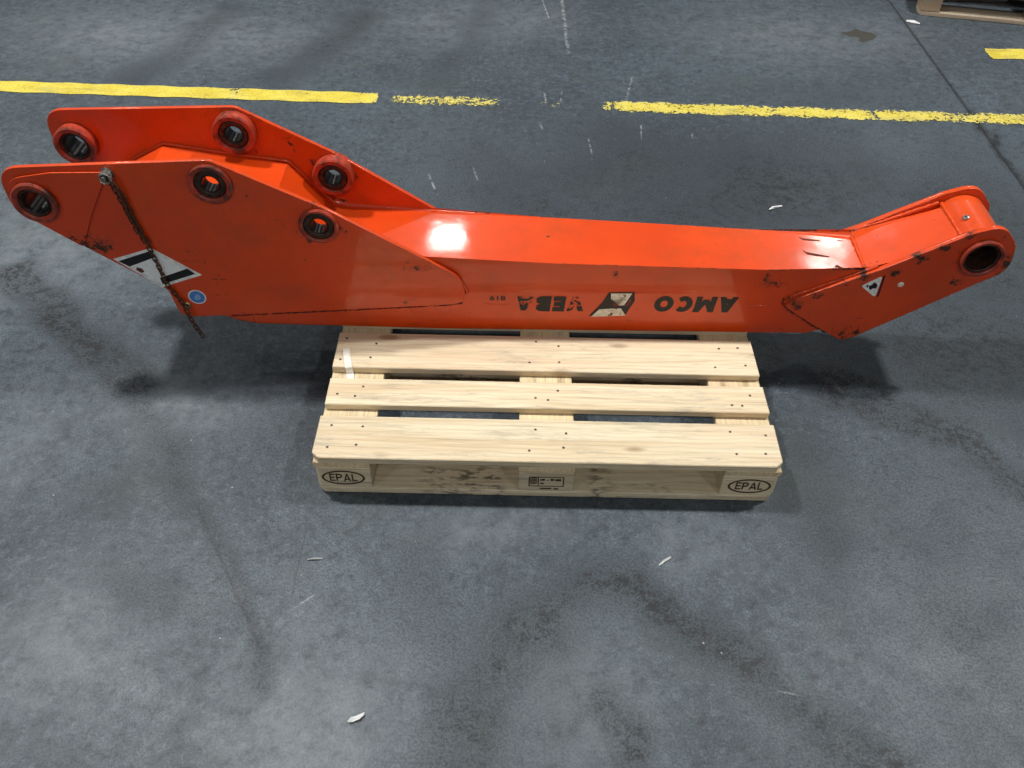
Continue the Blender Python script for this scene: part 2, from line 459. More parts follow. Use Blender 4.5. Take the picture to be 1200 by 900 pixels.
def prism(name, pts, z0, z1, bevel=0.002, jitter=0.0, seg=1):
    """closed vertical prism over plan outline pts"""
    bm = bmesh.new()
    lo = [bm.verts.new((x, y, z0)) for x, y in pts]
    hi = [bm.verts.new((x, y, z1)) for x, y in pts]
    n = len(pts)
    bm.faces.new(hi)
    bm.faces.new(lo[::-1])
    for i in range(n):
        j = (i + 1) % n
        bm.faces.new((lo[i], lo[j], hi[j], hi[i]))
    if jitter:
        for v in bm.verts:
            v.co += Vector((random.uniform(-1, 1), random.uniform(-1, 1), random.uniform(-1, 1) * 0.5)) * jitter
    if bevel:
        bmesh.ops.bevel(bm, geom=list(bm.edges), offset=bevel, segments=seg, profile=0.5, affect='EDGES')
    return mesh_from_bm(name, bm)


def rounded(pts, seg=7):
    """polygon corners (x, z, radius) -> smooth outline"""
    out = []
    n = len(pts)
    for i in range(n):
        x, z, r = pts[i]
        p = Vector((x, z))
        a = Vector(pts[i - 1][:2]) - p
        b = Vector(pts[(i + 1) % n][:2]) - p
        if r <= 0:
            out.append((x, z))
            continue
        la, lb = a.length, b.length
        a.normalize()
        b.normalize()
        ang = a.angle(b)
        d = min(r / math.tan(ang / 2), la * 0.49, lb * 0.49)
        p0, p1 = p + a * d, p + b * d
        for k in range(seg + 1):
            s = k / seg
            q = p0 * (1 - s) ** 2 + p * 2 * s * (1 - s) + p1 * s ** 2
            # push the quadratic towards a circular arc
            out.append((q.x, q.y))
    return out


def circle(cx, cz, r, n=32):
    return [(cx + r * math.cos(2 * math.pi * k / n), cz + r * math.sin(2 * math.pi * k / n)) for k in range(n)]


def curve_mesh(name, loops, thick, bev=0.0015):
    """flat filled outline with holes, thickness along local z (centred)"""
    cu = bpy.data.curves.new(name, 'CURVE')
    cu.dimensions = '2D'
    cu.fill_mode = 'BOTH'
    cu.extrude = max(thick / 2 - bev, 0.0)
    cu.bevel_depth = bev
    cu.bevel_resolution = 1
    for lp in loops:
        s = cu.splines.new('POLY')
        s.points.add(len(lp) - 1)
        for pt, (x, z) in zip(s.points, lp):
            pt.co = (x, z, 0, 1)
        s.use_cyclic_u = True
    ob = bpy.data.objects.new(name, cu)
    COL.objects.link(ob)
    dg = bpy.context.evaluated_depsgraph_get()
    dg.update()
    me = bpy.data.meshes.new_from_object(ob.evaluated_get(dg))
    bpy.data.objects.remove(ob)
    me.name = name
    return me


def Yn(X):
    return 0.4985 + 0.011 * (X - 0.5)


def Yf(X):
    return 0.720 - 0.035 * (X - 0.5)


def stand(me, yfun, ymid):
    """lay a (x,z) plate mesh into the boom: local z becomes depth behind yfun(X)+ymid"""
    for v in me.vertices:
        x, z, d = v.co
        v.co = (x - ORG.x, yfun(x) + ymid - d - ORG.y, z - ORG.z)
    me.update()
    return me


def text_mesh(body, x0, x1, z0, z1, flip=False, bold=0.0, shear=0.0):
    cu = bpy.data.curves.new('lettering', 'FONT')
    cu.body = body
    cu.size = 1.0
    cu.offset = bold
    cu.shear = shear
    cu.resolution_u = 4
    ob = bpy.data.objects.new('lettering', cu)
    COL.objects.link(ob)
    dg = bpy.context.evaluated_depsgraph_get()
    dg.update()
    me = bpy.data.meshes.new_from_object(ob.evaluated_get(dg))
    bpy.data.objects.remove(ob)
    me.name = 'lettering'
    xs = [v.co.x for v in me.vertices]
    ys = [v.co.y for v in me.vertices]
    ax, bx, ay, by = min(xs), max(xs), min(ys), max(ys)
    for v in me.vertices:
        s = (v.co.x - ax) / (bx - ax)
        r = (v.co.y - ay) / (by - ay)
        if flip:
            s, r = 1 - s, 1 - r
        v.co = (x0 + s * (x1 - x0), z0 + r * (z1 - z0), 0)
    return me


def block_letters(word, x0, x1, z0, z1, wt=0.24, slant=0.0, flip=True, name='lettering'):
    """heavy block capitals drawn as strokes on a unit grid, turned half round into the box"""
    def arc(cx, cy, rx, ry, a0, a1, n=14):
        return [(cx + rx * math.cos(math.radians(a0 + (a1 - a0) * k / n)), cy + ry * math.sin(math.radians(a0 + (a1 - a0) * k / n))) for k in range(n + 1)]
    h = wt / 2
    G = {
        'A': (1.05, [[(h, 0), (0.525, 1)], [(1.05 - h, 0), (0.525, 1)], [(0.25, 0.28), (0.80, 0.28)]]),
        'M': (1.20, [[(h, 0), (h + 0.02, 1)], [(1.2 - h, 0), (1.2 - h - 0.02, 1)], [(h + 0.02, 0.96), (0.6, 0.18)], [(1.2 - h - 0.02, 0.96), (0.6, 0.18)]]),
        'C': (0.95, [arc(0.52, 0.5, 0.52 - h, 0.5 - h * 0.8, 48, 312)]),
        'O': (1.10, [arc(0.55, 0.5, 0.55 - h, 0.5 - h * 0.8, 0, 360, 24)]),
        'P': (0.92, [[(h, 0), (h, 1)], [(h, 1 - h * .85)] + arc(0.5, 0.70, 0.30, 0.30 - h * .85, 90, -90, 8) + [(h, 0.42)]]),
        'L': (0.78, [[(h, 0), (h, 1)], [(h, h * 0.9), (0.78, h * 0.9)]]),
        'V': (1.00, [[(h, 1), (0.5, 0)], [(1 - h, 1), (0.5, 0)]]),
        'E': (0.80, [[(h, 0), (h, 1)], [(h, h * 0.9), (0.8, h * 0.9)], [(h, 0.5), (0.74, 0.5)], [(h, 1 - h * 0.9), (0.8, 1 - h * 0.9)]]),
        'B': (0.95, [[(h, 0), (h, 1)], [(h, 1 - h * .85)] + arc(0.5, 0.745, 0.30, 0.255 - h * .85, 90, -90, 8) + [(h, 0.5)], [(h, 0.5)] + arc(0.52, 0.26, 0.33, 0.26 - h * .85, 90, -90, 8) + [(h, h * .85)]]),
    }
    polys = []
    cx = 0.0
    for ch in word:
        w, strokes = G[ch]
        for st in strokes:
            for (a, b) in zip(st, st[1:]):
                dx, dy = b[0] - a[0], b[1] - a[1]
                L = math.hypot(dx, dy) + 1e-9
                horiz = abs(dx) > abs(dy)
                nx_, ny_ = -dy / L * h, dx / L * h * 0.85
                e = 0.03 if len(st) > 3 else 0.0
                ax_, ay_, bx_, by_ = a[0] - dx / L * e, a[1] - dy / L * e, b[0] + dx / L * e, b[1] + dy / L * e
                if not horiz and len(st) == 2:      # uprights and diagonals end flat on the baseline
                    nx_, ny_ = h, 0.0
                polys.append([(cx + ax_ + nx_, ay_ + ny_), (cx + bx_ + nx_, by_ + ny_), (cx + bx_ - nx_, by_ - ny_), (cx + ax_ - nx_, ay_ - ny_)])
        cx += w + 0.14
    W = cx - 0.14
    bm = bmesh.new()
    for k, pl in enumerate(polys):
        vv = []
        for x, y in pl:
            x += slant * (y - 0.5)
            if flip:
                vv.append(bm.verts.new((x1 - x / W * (x1 - x0), z1 - y * (z1 - z0), 0.00004 * (k % 9))))
            else:
                vv.append(bm.verts.new((x0 + x / W * (x1 - x0), z0 + y * (z1 - z0), 0.00004 * (k % 9))))
        bm.faces.new(vv)
    me = bpy.data.meshes.new(name)
    bm.to_mesh(me)
    bm.free()
    return me


def poly_mesh(name, polys):
    bm = bmesh.new()
    for pl in polys:
        bm.faces.new([bm.verts.new((x, z, 0)) for x, z in pl])
    bmesh.ops.triangulate(bm, faces=bm.faces)
    me = bpy.data.meshes.new(name)
    bm.to_mesh(me)
    bm.free()
    return me


def lathe_y(name, cx, cz, prof, n=40):
    """closed ring swept round an axis parallel to y; prof = [(radius, y)...]"""
    bm = bmesh.new()
    rings = []
    for k in range(n):
        a = 2 * math.pi * k / n
        rings.append([bm.verts.new((cx + r * math.cos(a) - ORG.x, y - ORG.y, cz + r * math.sin(a) - ORG.z)) for r, y in prof])
    m = len(prof)
    for k in range(n):
        A, B = rings[k], rings[(k + 1) % n]
        for i in range(m):
            j = (i + 1) % m
            bm.faces.new((A[i], A[j], B[j], B[i]))
    return mesh_from_bm(name, bm)


def ring_prof(ri, ro, y0, y1, b=0.003):
    return [(ri, y0 + b), (ri + b, y0), (ro - b, y0), (ro, y0 + b), (ro, y1 - b), (ro - b, y1), (ri + b, y1), (ri, y1 - b)]


def smooth_by_angle(o, deg=35):
    me = o.data
    for p in me.polygons:
        p.use_smooth = True
    try:
        me.set_sharp_from_angle(angle=math.radians(deg))
    except Exception:
        pass


def tube(name, pts, r, n=7, wob=0.0):
    """bead along pts (world) in boom coordinates"""
    bm = bmesh.new()
    P = [Vector(p) - ORG for p in pts]
    Q = []
    for i in range(len(P) - 1):
        k = max(1, int((P[i + 1] - P[i]).length / 0.008))
        Q += [P[i].lerp(P[i + 1], s / k) for s in range(k)]
    Q.append(P[-1])
    rings = []
    for i, p in enumerate(Q):
        d = (Q[min(i + 1, len(Q) - 1)] - Q[max(i - 1, 0)]).normalized()
        u = d.cross(Vector((0.3, 0.5, 0.81))).normalized()
        w = d.cross(u)
        rr = r * (1 + wob * random.uniform(-1, 1))
        rings.append([bm.verts.new(p + (u * math.cos(2 * math.pi * k / n) + w * math.sin(2 * math.pi * k / n)) * rr) for k in range(n)])
    for A, B in zip(rings, rings[1:]):
        for k in range(n):
            bm.faces.new((A[k], A[(k + 1) % n], B[(k + 1) % n], B[k]))
    bm.faces.new(rings[0][::-1])
    bm.faces.new(rings[-1])
    return mesh_from_bm(name, bm)


# ================================================================== floor
def seg_dist(X, Y, p, q):
    px, py = p
    dx, dy = q[0] - px, q[1] - py
    L2 = dx * dx + dy * dy + 1e-9
    s = np.clip(((X - px) * dx + (Y - py) * dy) / L2, 0, 1)
    return np.hypot(X - px - s * dx, Y - py - s * dy)


def build_floor():
    JX, JY = 2.490, 3.372
    xs = np.concatenate([np.linspace(-16, -2.6, 14), np.arange(-2.5, 3.5, 0.02), np.linspace(3.6, 17, 14), [JX - 0.006, JX - 0.003, JX + 0.003, JX + 0.006]])
    ys = np.concatenate([np.linspace(-14, -1.0, 12), np.arange(-0.9, 3.6, 0.02), np.linspace(3.7, 17, 12), [JY - 0.006, JY - 0.003, JY + 0.003, JY + 0.006]])
    xs = np.unique(np.round(xs, 4))
    ys = np.unique(np.round(ys, 4))
    X, Y = np.meshgrid(xs, ys)
    Z = np.zeros_like(X)
    jm = (np.abs(X - JX) < 0.0045) | (np.abs(Y - JY) < 0.0045)
    Z[jm] = -0.007
    joint = np.clip(1 - np.abs(X - JX) / 0.011, 0, 1)
    joint = np.maximum(joint, np.clip(1 - np.abs(Y - JY) / 0.011, 0, 1))
    stain_shade = np.zeros_like(X)
    pale = np.zeros_like(X)

    def vnoise(X, Y, cell, seed):
        rg = np.random.RandomState(seed)
        tab = rg.rand(257, 257)
        u, v = X / cell + 100.0, Y / cell + 100.0
        iu, iv = np.floor(u).astype(int), np.floor(v).astype(int)
        fu, fv = u - iu, v - iv
        fu, fv = fu * fu * (3 - 2 * fu), fv * fv * (3 - 2 * fv)
        iu, iv = iu % 256, iv % 256
        return (tab[iv, iu] * (1 - fu) + tab[iv, iu + 1] * fu) * (1 - fv) + (tab[iv + 1, iu] * (1 - fu) + tab[iv + 1, iu + 1] * fu) * fv

    X0, Y0 = X, Y
    WX = X + (vnoise(X, Y, 0.16, 1) - 0.5) * 0.07 + (vnoise(X, Y, 0.05, 2) - 0.5) * 0.035
    WY = Y + (vnoise(X, Y, 0.16, 3) - 0.5) * 0.07 + (vnoise(X, Y, 0.05, 4) - 0.5) * 0.035
    MOD = 0.55 + 0.9 * vnoise(X, Y, 0.22, 5) * (0.5 + vnoise(X, Y, 0.07, 6))

    def band(pts, w, s, core=0.35):
        nonlocal stain_shade
        d = np.full_like(X, 9.0)
        for p, q in zip(pts, pts[1:]):
            d = np.minimum(d, seg_dist(WX, WY, p, q))
        w = w * 1.25
        v = np.clip((w - d) / (w * (1 - core)), 0, 1)
        v = 1.15 * s * (0.45 + 0.55 * MOD) * v * v * (3 - 2 * v)
        stain_shade = np.maximum(stain_shade, v)

    def blot(x, y, rx, ry, s, rot=0.0):
        nonlocal stain_shade, pale
        c, sn = math.cos(rot), math.sin(rot)
        u = ((WX - x) * c + (WY - y) * sn) / rx
        v = (-(WX - x) * sn + (WY - y) * c) / ry
        g = s * np.exp(-(u * u + v * v) * 1.4) * (0.65 + 0.7 * vnoise(X, Y, 0.3, 7))
        if s < 0:
            pale = np.maximum(pale, -g)
        else:
            stain_shade = np.maximum(stain_shade, g)

    # tyre track running in from the left edge
    band([(-1.22, 0.867), (-0.991, 0.72), (-0.712, 0.471), (-0.60, 0.36)], 0.075, 0.75)
    band([(-0.60, 0.36), (-0.481, 0.218), (-0.40, 0.10), (-0.302, -0.045)], 0.06, 0.5, 0.1)
    band([(-0.302, -0.045), (-0.152, -0.295), (-0.043, -0.468), (-0.02, -0.55)], 0.035, 0.5, 0.1)
    blot(-0.69, 0.47, 0.10, 0.07, 0.40, -0.6)
    # curved skid marks in front of the pallet
    band([(0.39, -0.82), (0.399, -0.705), (0.409, -0.578), (0.518, -0.411), (0.65, -0.299), (0.776, -0.254), (0.95, -0.358), (1.062, -0.462), (1.167, -0.597), (1.301, -0.677), (1.40, -0.73)], 0.095, 0.62, 0.1)
    band([(0.70, -0.28), (0.776, -0.254), (0.95, -0.358), (1.062, -0.462)], 0.065, 0.78, 0.15)
    band([(0.708, -0.552), (0.759, -0.626), (0.762, -0.75)], 0.06, 0.62, 0.1)
    band([(1.45, 0.47), (1.59, 0.377), (1.746, 0.242), (1.898, 0.075), (2.1, -0.15)], 0.095, 0.70, 0.3)
    blot(1.30, -0.10, 0.14, 0.30, 0.42)
    blot(1.60, -0.42, 0.22, 0.38, 0.50)
    blot(1.33, 0.20, 0.12, 0.12, 0.50)
    band([(0.299, -0.162), (0.25, -0.24), (0.30, -0.40), (0.42, -0.50)], 0.10, 0.30, 0.1)
    blot(0.55, -0.50, 0.16, 0.25, 0.30)
    blot(-0.36, -0.30, 0.19, 0.06, 0.45, -0.3)
    blot(-0.60, -0.05, 0.15, 0.10, 0.32, -0.8)
    blot(-0.15, 0.2, 0.15, 0.22, 0.22)
    blot(1.65, -0.35, 0.22, 0.20, 0.45)
    blot(1.82, -0.05, 0.20, 0.15, 0.40)
    blot(1.30, 0.10, 0.25, 0.12, 0.25)
    blot(1.85, -0.20, 0.50, 0.65, 0.42)
    blot(1.35, -0.75, 0.45, 0.25, 0.35)
    # shade painted behind and to the right of the boom, then a dark joint line
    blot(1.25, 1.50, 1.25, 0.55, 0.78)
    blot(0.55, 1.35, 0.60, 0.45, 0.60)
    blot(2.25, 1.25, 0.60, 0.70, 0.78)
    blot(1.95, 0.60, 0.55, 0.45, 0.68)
    band([(2.50, 2.15), (2.49, 1.9), (2.50, 1.5), (2.52, 1.1)], 0.03, 0.9, 0.1)
    # old tracks towards the back
    band([(-1.252, 2.275), (-1.11, 2.585), (-0.989, 3.087)], 0.12, 0.38, 0.1)
    band([(-0.571, 2.33), (-0.426, 2.617), (-0.319, 3.015)], 0.13, 0.40, 0.1)
    band([(0.10, 2.30), (0.28, 2.75), (0.35, 3.3)], 0.10, 0.25, 0.1)
    blot(-1.0, 1.9, 0.7, 0.12, 0.28)
    blot(1.9, 2.25, 0.5, 0.18, 0.25)

    # paler patches that paint the floor's sheen into its colour
    blot(-1.2, 2.75, 1.0, 0.40, -0.9)
    blot(0.25, 3.0, 0.7, 0.35, -0.6)
    blot(1.9, 2.9, 0.7, 0.35, -0.65)
    blot(-1.15, 1.15, 0.45, 0.45, -0.8)
    blot(-0.45, 0.30, 0.25, 0.16, -0.6)
    blot(0.62, -0.55, 0.20, 0.22, -0.85)
    blot(0.12, -0.62, 0.25, 0.25, -0.7)
    blot(0.45, -0.12, 0.30, 0.10, -0.5)
    blot(0.98, -0.12, 0.20, 0.12, -0.45)
    blot(-0.55, -0.45, 0.25, 0.25, -0.7)
    blot(-0.9, 0.15, 0.25, 0.25, -0.5)
    spill = 1.0 - np.abs((WX - 2.235 + (vnoise(X, Y, 0.06, 9) - 0.5) * 0.06) / 0.16) - np.abs((WY - 2.945 + (vnoise(X, Y, 0.05, 8) - 0.5) * 0.06) / 0.115)
    spill = np.clip(spill, 0, 1) * 1.3

    ny, nx = X.shape
    verts = np.stack([X.ravel(), Y.ravel(), Z.ravel()], 1)
    idx = np.arange(nx * ny).reshape(ny, nx)
    faces = np.stack([idx[:-1, :-1].ravel(), idx[:-1, 1:].ravel(), idx[1:, 1:].ravel(), idx[1:, :-1].ravel()], 1)
    me = bpy.data.meshes.new('floor')
    me.vertices.add(len(verts))
    me.vertices.foreach_set('co', verts.ravel())
    me.loops.add(faces.size)
    me.loops.foreach_set('vertex_index', faces.ravel())
    me.polygons.add(len(faces))
    me.polygons.foreach_set('loop_start', np.arange(len(faces)) * 4)
    me.update(calc_edges=True)
    for nm, arr in (('stain_shade', stain_shade), ('pale', pale), ('joint', joint), ('spill', spill)):
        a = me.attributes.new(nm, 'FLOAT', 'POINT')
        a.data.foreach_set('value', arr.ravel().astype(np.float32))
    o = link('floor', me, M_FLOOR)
    o['kind'] = 'structure'
    return o


build_floor()


def floor_line(name, x0, x1, yfun, width, wearfun, label):
    n = int((x1 - x0) / 0.02)
    vs_, fs, w = [], [], []
    for i in range(n + 1):
        x = x0 + (x1 - x0) * i / n
        for k in range(5):
            e = k / 4
            wob = 0.003 * math.sin(x * 31 + k) if k in (0, 4) else 0
            vs_.append((x, yfun(x) + (e - 0.5) * width + wob, 0.0025))
            w.append(wearfun(x) + ((0.22 if x > -0.2 else 0.08) if k in (0, 4) else 0.0))
    for i in range(n):
        for k in range(4):
            a = i * 5 + k
            fs.append((a, a + 5, a + 6, a + 1))
    me = bpy.data.meshes.new(name)
    me.from_pydata(vs_, [], fs)
    at = me.attributes.new('wear', 'FLOAT', 'POINT')
    at.data.foreach_set('value', np.array(w, dtype=np.float32))
    o = link(name, me, M_YELLOW)
    o['kind'] = 'structure'
    return o


def wear_main(x):
    def g(c, w, s):
        return s * math.exp(-((x - c) / w) ** 2)
    base = 0.24
    if -0.11 < x < 0.46:
        base = 0.50
    if 0.90 < x < 3.0:
        base = 0.36
    v = base + g(-0.09, 0.03, 0.5) + g(0.53, 0.06, 1.2) + g(0.64, 0.03, 0.35) + g(0.78, 0.09, 1.2) + g(0.45, 0.05, 0.3) + g(2.44, 0.10, 0.12) + g(2.05, 0.02, 0.15) + g(1.62, 0.02, 0.12) + g(-0.75, 0.03, 0.2)
    return min(v, 1.2)


floor_line('floor_line', -3.2, 4.2, lambda x: 2.158 - 0.0245 * (x + 0.13), 0.098, wear_main, '')
floor_line('floor_line', 2.755, 4.6, lambda x: 2.738, 0.112, lambda x: 0.14 + (0.8 if x < 2.78 else 0), '')


# ================================================================== pallets
_nail_me = None


def nail_mesh():
    global _nail_me
    if _nail_me is None:
        bm = bmesh.new()
        bmesh.ops.create_cone(bm, cap_ends=True, segments=8, radius1=0.0042, radius2=0.0036, depth=0.0016)
        _nail_me = mesh_from_bm('nail', bm)
        _nail_me.materials.append(M_NAIL)
    return _nail_me


def put_stamp(parent, me, mat, yface, name='burnt_stamp'):
    """mesh drawn in (x,z) goes on the front face of a pallet block; coordinates relative to block centre"""
    for v in me.vertices:
        x, z, d = v.co
        v.co = (x, yface - 0.0008 - d, z)
    return link(name, me, mat, parent)


def ellipse_ring(rx, rz, w, n=36):
    pl = []
    for k in range(n):
        a, b = 2 * math.pi * k / n, 2 * math.pi * (k + 1) / n
        pl.append([(rx * math.cos(a), rz * math.sin(a)), (rx * math.cos(b), rz * math.sin(b)),
                   ((rx - w) * math.cos(b), (rz - w) * math.sin(b)), ((rx - w) * math.cos(a), (rz - w) * math.sin(a))])
    return pl


def make_pallet(loc, rotz, mats, label, stamps=True, bw=0.145):
    mx, my, mb, mbot = mats
    root = empty('wooden_pallet', loc, rotz)
    tag(root, label, 'pallet', 'wooden pallets on the floor')
    L, D = 1.2, 0.8
    ch = 0.018
    rows = [(0.0, 0.145), (0.186, 0.286), (0.3275, 0.4725), (0.514, 0.614), (0.655, 0.80)]
    cols = [(0.0, bw), (0.5275, 0.6725), (L - bw, L)]
    for i, (y0, y1) in enumerate(rows):
        cx, cy = L / 2, (y0 + y1) / 2
        e0 = random.uniform(-0.004, 0.004) if 0 < i < 4 else 0
        e1 = random.uniform(-0.004, 0.004) if 0 < i < 4 else 0
        x0, x1 = e0 - cx, L + e1 - cx
        a, b = y0 - cy, y1 - cy
        if i == 0:
            pts = [(x0 + ch, a), (x1 - ch, a), (x1, a + ch), (x1, b), (x0, b), (x0, a + ch)]
        elif i == 4:
            pts = [(x0, a), (x1, a), (x1, b - ch), (x1 - ch, b), (x0 + ch, b), (x0, b - ch)]
        else:
            pts = [(x0, a), (x1, a), (x1, b), (x0, b)]
        bo = link('top_board', prism('top_board', pts, -0.011, 0.011, 0.0022, 0.0010), mx, root, loc=(cx, cy, 0.133))
        wide = (y1 - y0) > 0.12
        for (c0, c1) in cols:
            spots = [(0.22, 0.25), (0.78, 0.30), (0.25, 0.78), (0.76, 0.72)] if wide else [(0.24, 0.32), (0.75, 0.68), (0.55, 0.25)]
            for u, w in spots:
                nx_ = c0 + (c1 - c0) * u + random.uniform(-0.012, 0.012) - cx
                ny_ = a + (b - a) * w + random.uniform(-0.008, 0.008)
                link('nail', nail_mesh(), None, bo, loc=(nx_, ny_, 0.0107))
    for (c0, c1) in cols:
        cx = (c0 + c1) / 2
        h = (c1 - c0) / 2
        link('stringer_board', prism('stringer_board', [(-h, -0.398), (h, -0.398), (h, 0.398), (-h, 0.398)], -0.0108, 0.0108, 0.002, 0.0008), my, root, loc=(cx, 0.40, 0.111))
    brs = [(0.0, 0.100), (0.3275, 0.4725), (0.70, 0.80)]
    for j, (y0, y1) in enumerate(brs):
        cx, cy = L / 2, (y0 + y1) / 2
        a, b = y0 - cy, y1 - cy
        x0, x1 = -L / 2, L / 2
        if j == 0:
            pts = [(x0 + ch, a + 0.001), (x1 - ch, a + 0.001), (x1, a + ch), (x1, b), (x0, b), (x0, a + ch)]
        elif j == 2:
            pts = [(x0, a), (x1, a), (x1, b - ch), (x1 - ch, b), (x0 + ch, b), (x0, b - ch)]
        else:
            pts = [(x0, a), (x1, a), (x1, b), (x0, b)]
        link('bottom_board', prism('bottom_board', pts, -0.0108, 0.0108, 0.003, 0.0010), mbot, root, loc=(cx, cy, 0.0112))
        for i, (c0, c1) in enumerate(cols):
            h = (c1 - c0) / 2
            bx = (c0 + c1) / 2
            k = 0.012
            pts = [(-h, a + 0.002), (h, a + 0.002), (h, b - 0.002), (-h, b - 0.002)]
            if j == 0 and i == 0:
                pts = [(-h + k, a + 0.002), (h, a + 0.002), (h, b), (-h, b), (-h, a + 0.002 + k)]
            if j == 0 and i == 2:
                pts = [(-h, a + 0.002), (h - k, a + 0.002), (h, a + 0.002 + k), (h, b), (-h, b)]
            blk = link('block', prism('block', pts, -0.0386, 0.0386, 0.002, 0.0006), mb, root, loc=(bx, cy, 0.0612))
            if stamps and j == 0:
                yf = a + 0.0015
                if i in (0, 2):
                    oz = 0.001
                    me = poly_mesh('burnt_stamp', [[(x, z + oz) for x, z in q] for q in ellipse_ring(0.056, 0.029, 0.0052)])
                    put_stamp(blk, me, M_BURN, yf)
                    tm = block_letters('EPAL', -0.036, 0.036, -0.014 + oz, 0.016 + oz, 0.20, 0.0, False, 'burnt_lettering')
                    put_stamp(blk, tm, M_BURN, yf, 'burnt_lettering')
                else:
                    x0_, x1_, z0_, z1_ = -0.046, 0.046, -0.018, 0.022
                    w = 0.003
                    P = [[(x0_, z0_), (x1_, z0_), (x1_, z0_ + w), (x0_, z0_ + w)], [(x0_, z1_ - w), (x1_, z1_ - w), (x1_, z1_), (x0_, z1_)],
                         [(x0_, z0_ + w), (x0_ + w, z0_ + w), (x0_ + w, z1_ - w), (x0_, z1_ - w)], [(x1_ - w, z0_ + w), (x1_, z0_ + w), (x1_, z1_ - w), (x1_ - w, z1_ - w)]]
                    P.append([(-0.022, z0_ + w), (-0.0195, z0_ + w), (-0.0195, z1_ - w), (-0.022, z1_ - w)])
                    # wheat-ear like emblem, burnt nearly solid
                    for q in range(5):
                        zz = -0.010 + q * 0.0062
                        P.append([(-0.033, zz), (-0.024, zz + 0.004), (-0.024, zz + 0.008), (-0.033, zz + 0.004)])
                        P.append([(-0.0332, zz), (-0.0332, zz + 0.004), (-0.042, zz + 0.008), (-0.042, zz + 0.004)])
                    # illegible burnt strokes
                    for (p0, p1, q0, q1) in [(-0.016, -0.004, 0.006, 0.014), (-0.016, -0.006, -0.008, -0.003), (0.0, 0.006, 0.007, 0.010), (0.010, 0.020, 0.006, 0.015), (0.023, 0.038, 0.005, 0.014),
                                             (-0.016, -0.022 + 0.036, -0.029, -0.024), (0.020, 0.032, -0.030, -0.024)]:
                        P.append([(p0, q0), (p1, q0), (p1, q1), (p0, q1)])
                    put_stamp(blk, poly_mesh('burnt_stamp', P), M_BURN, yf)
    return root


make_pallet((0, 0, 0), 0.0, (M_WOODX, M_WOODY, M_BLOCK, M_BOTTOM), 'clean pale pine pallet under the orange boom with stamped corner blocks')
make_pallet((2.585, 3.185, 0), -0.20, (M_OLDX, M_OLDY, M_OLDB, M_OLDX), 'darker weathered pallet cut off at the top right corner beyond the yellow line', stamps=False, bw=0.10)


# ================================================================== the boom
boom = empty('crane_boom', ORG)
tag(boom, 'orange steel crane boom section lying across the pine pallet, lettering upside down', 'crane boom')


def part(name, me, mat, parent=None, smooth=True, deg=35):
    o = link(name, me, mat, parent or boom)
    if smooth:
        smooth_by_angle(o, deg)
    return o


# --- box beam (with the folded hump between the side plates)
PROFILE = [(-0.30, 0.158), (-0.245, 0.145), (0.30, 0.145), (1.36, 0.147), (1.46, 0.160), (1.70, 0.335), (1.70, 0.488), (1.478, 0.3725),
           (1.20, 0.377), (0.60, 0.389), (0.02, 0.400), (-0.025, 0.410), (-0.135, 0.541), (-0.331, 0.562), (-0.478, 0.581), (-0.655, 0.487), (-0.47, 0.285), (-0.335, 0.185)]


def build_beam():
    bm = bmesh.new()
    A = [bm.verts.new((x - ORG.x, Yn(x) - ORG.y, z - ORG.z)) for x, z in PROFILE]
    B = [bm.verts.new((x - ORG.x, Yf(x) - ORG.y, z - ORG.z)) for x, z in PROFILE]
    n = len(PROFILE)
    bm.faces.new(A)
    bm.faces.new(B[::-1])
    for i in range(n):
        j = (i + 1) % n
        bm.faces.new((A[i], B[i], B[j], A[j]))
    bm.edges.ensure_lookup_table()
    long_e, fold = [], []
    sa, sb = set(A), set(B)
    for e in bm.edges:
        v, w = e.verts
        if (v in sa) == (w in sa):
            long_e.append(e)
        else:
            fold.append(e)
    bmesh.ops.bevel(bm, geom=long_e, offset=0.018, segments=5, profile=0.5, affect='EDGES', clamp_overlap=True)
    bmesh.ops.triangulate(bm, faces=[f for f in bm.faces if len(f.verts) > 4])
    return mesh_from_bm('box_beam', bm)


_bb = part('box_beam', build_beam(), M_PAINT, deg=28)
_wn = _bb.modifiers.new('weighted_normals', 'WEIGHTED_NORMAL')
_wn.keep_sharp = True
_wn.weight = 100

# --- big side plates
SIDE = rounded([(-0.790, 0.667, 0.085), (-0.255, 0.698, 0.05), (0.005, 0.566, 0.5), (0.355, 0.345, 0.05), (0.374, 0.252, 0.045), (-0.309, 0.197, 0.3),
                (-0.448, 0.188, 0.035), (-0.462, 0.288, 0.03), (-0.788, 0.546, 0.075)], 9)
BOSS = [(-0.719, 0.577), (-0.264, 0.632), (-0.009, 0.510)]
HOLES = [circle(x, z, 0.047) for x, z in BOSS]
TABHOLE = circle(-0.423, 0.232, 0.011, 16)
near_plate = part('side_plate', stand(curve_mesh('side_plate', [SIDE] + HOLES + [TABHOLE], 0.0125), Yn, -0.0063), M_PAINT)
far_plate = part('side_plate', stand(curve_mesh('side_plate', [SIDE] + HOLES, 0.0125), Yf, 0.0063), M_PAINT)

# --- doubler on the left end of the near plate
DBL = rounded([(-0.514, 0.664, 0.006), (-0.655, 0.660, 0.06), (-0.774, 0.640, 0.075), (-0.780, 0.549, 0.06), (-0.645, 0.437, 0.01), (-0.597, 0.53, 0.02)], 7)
part('doubler_plate', stand(curve_mesh('doubler_plate', [DBL, circle(*BOSS[0], 0.047)], 0.007, 0.0015), Yn, -0.0125 - 0.0036), M_PAINT)


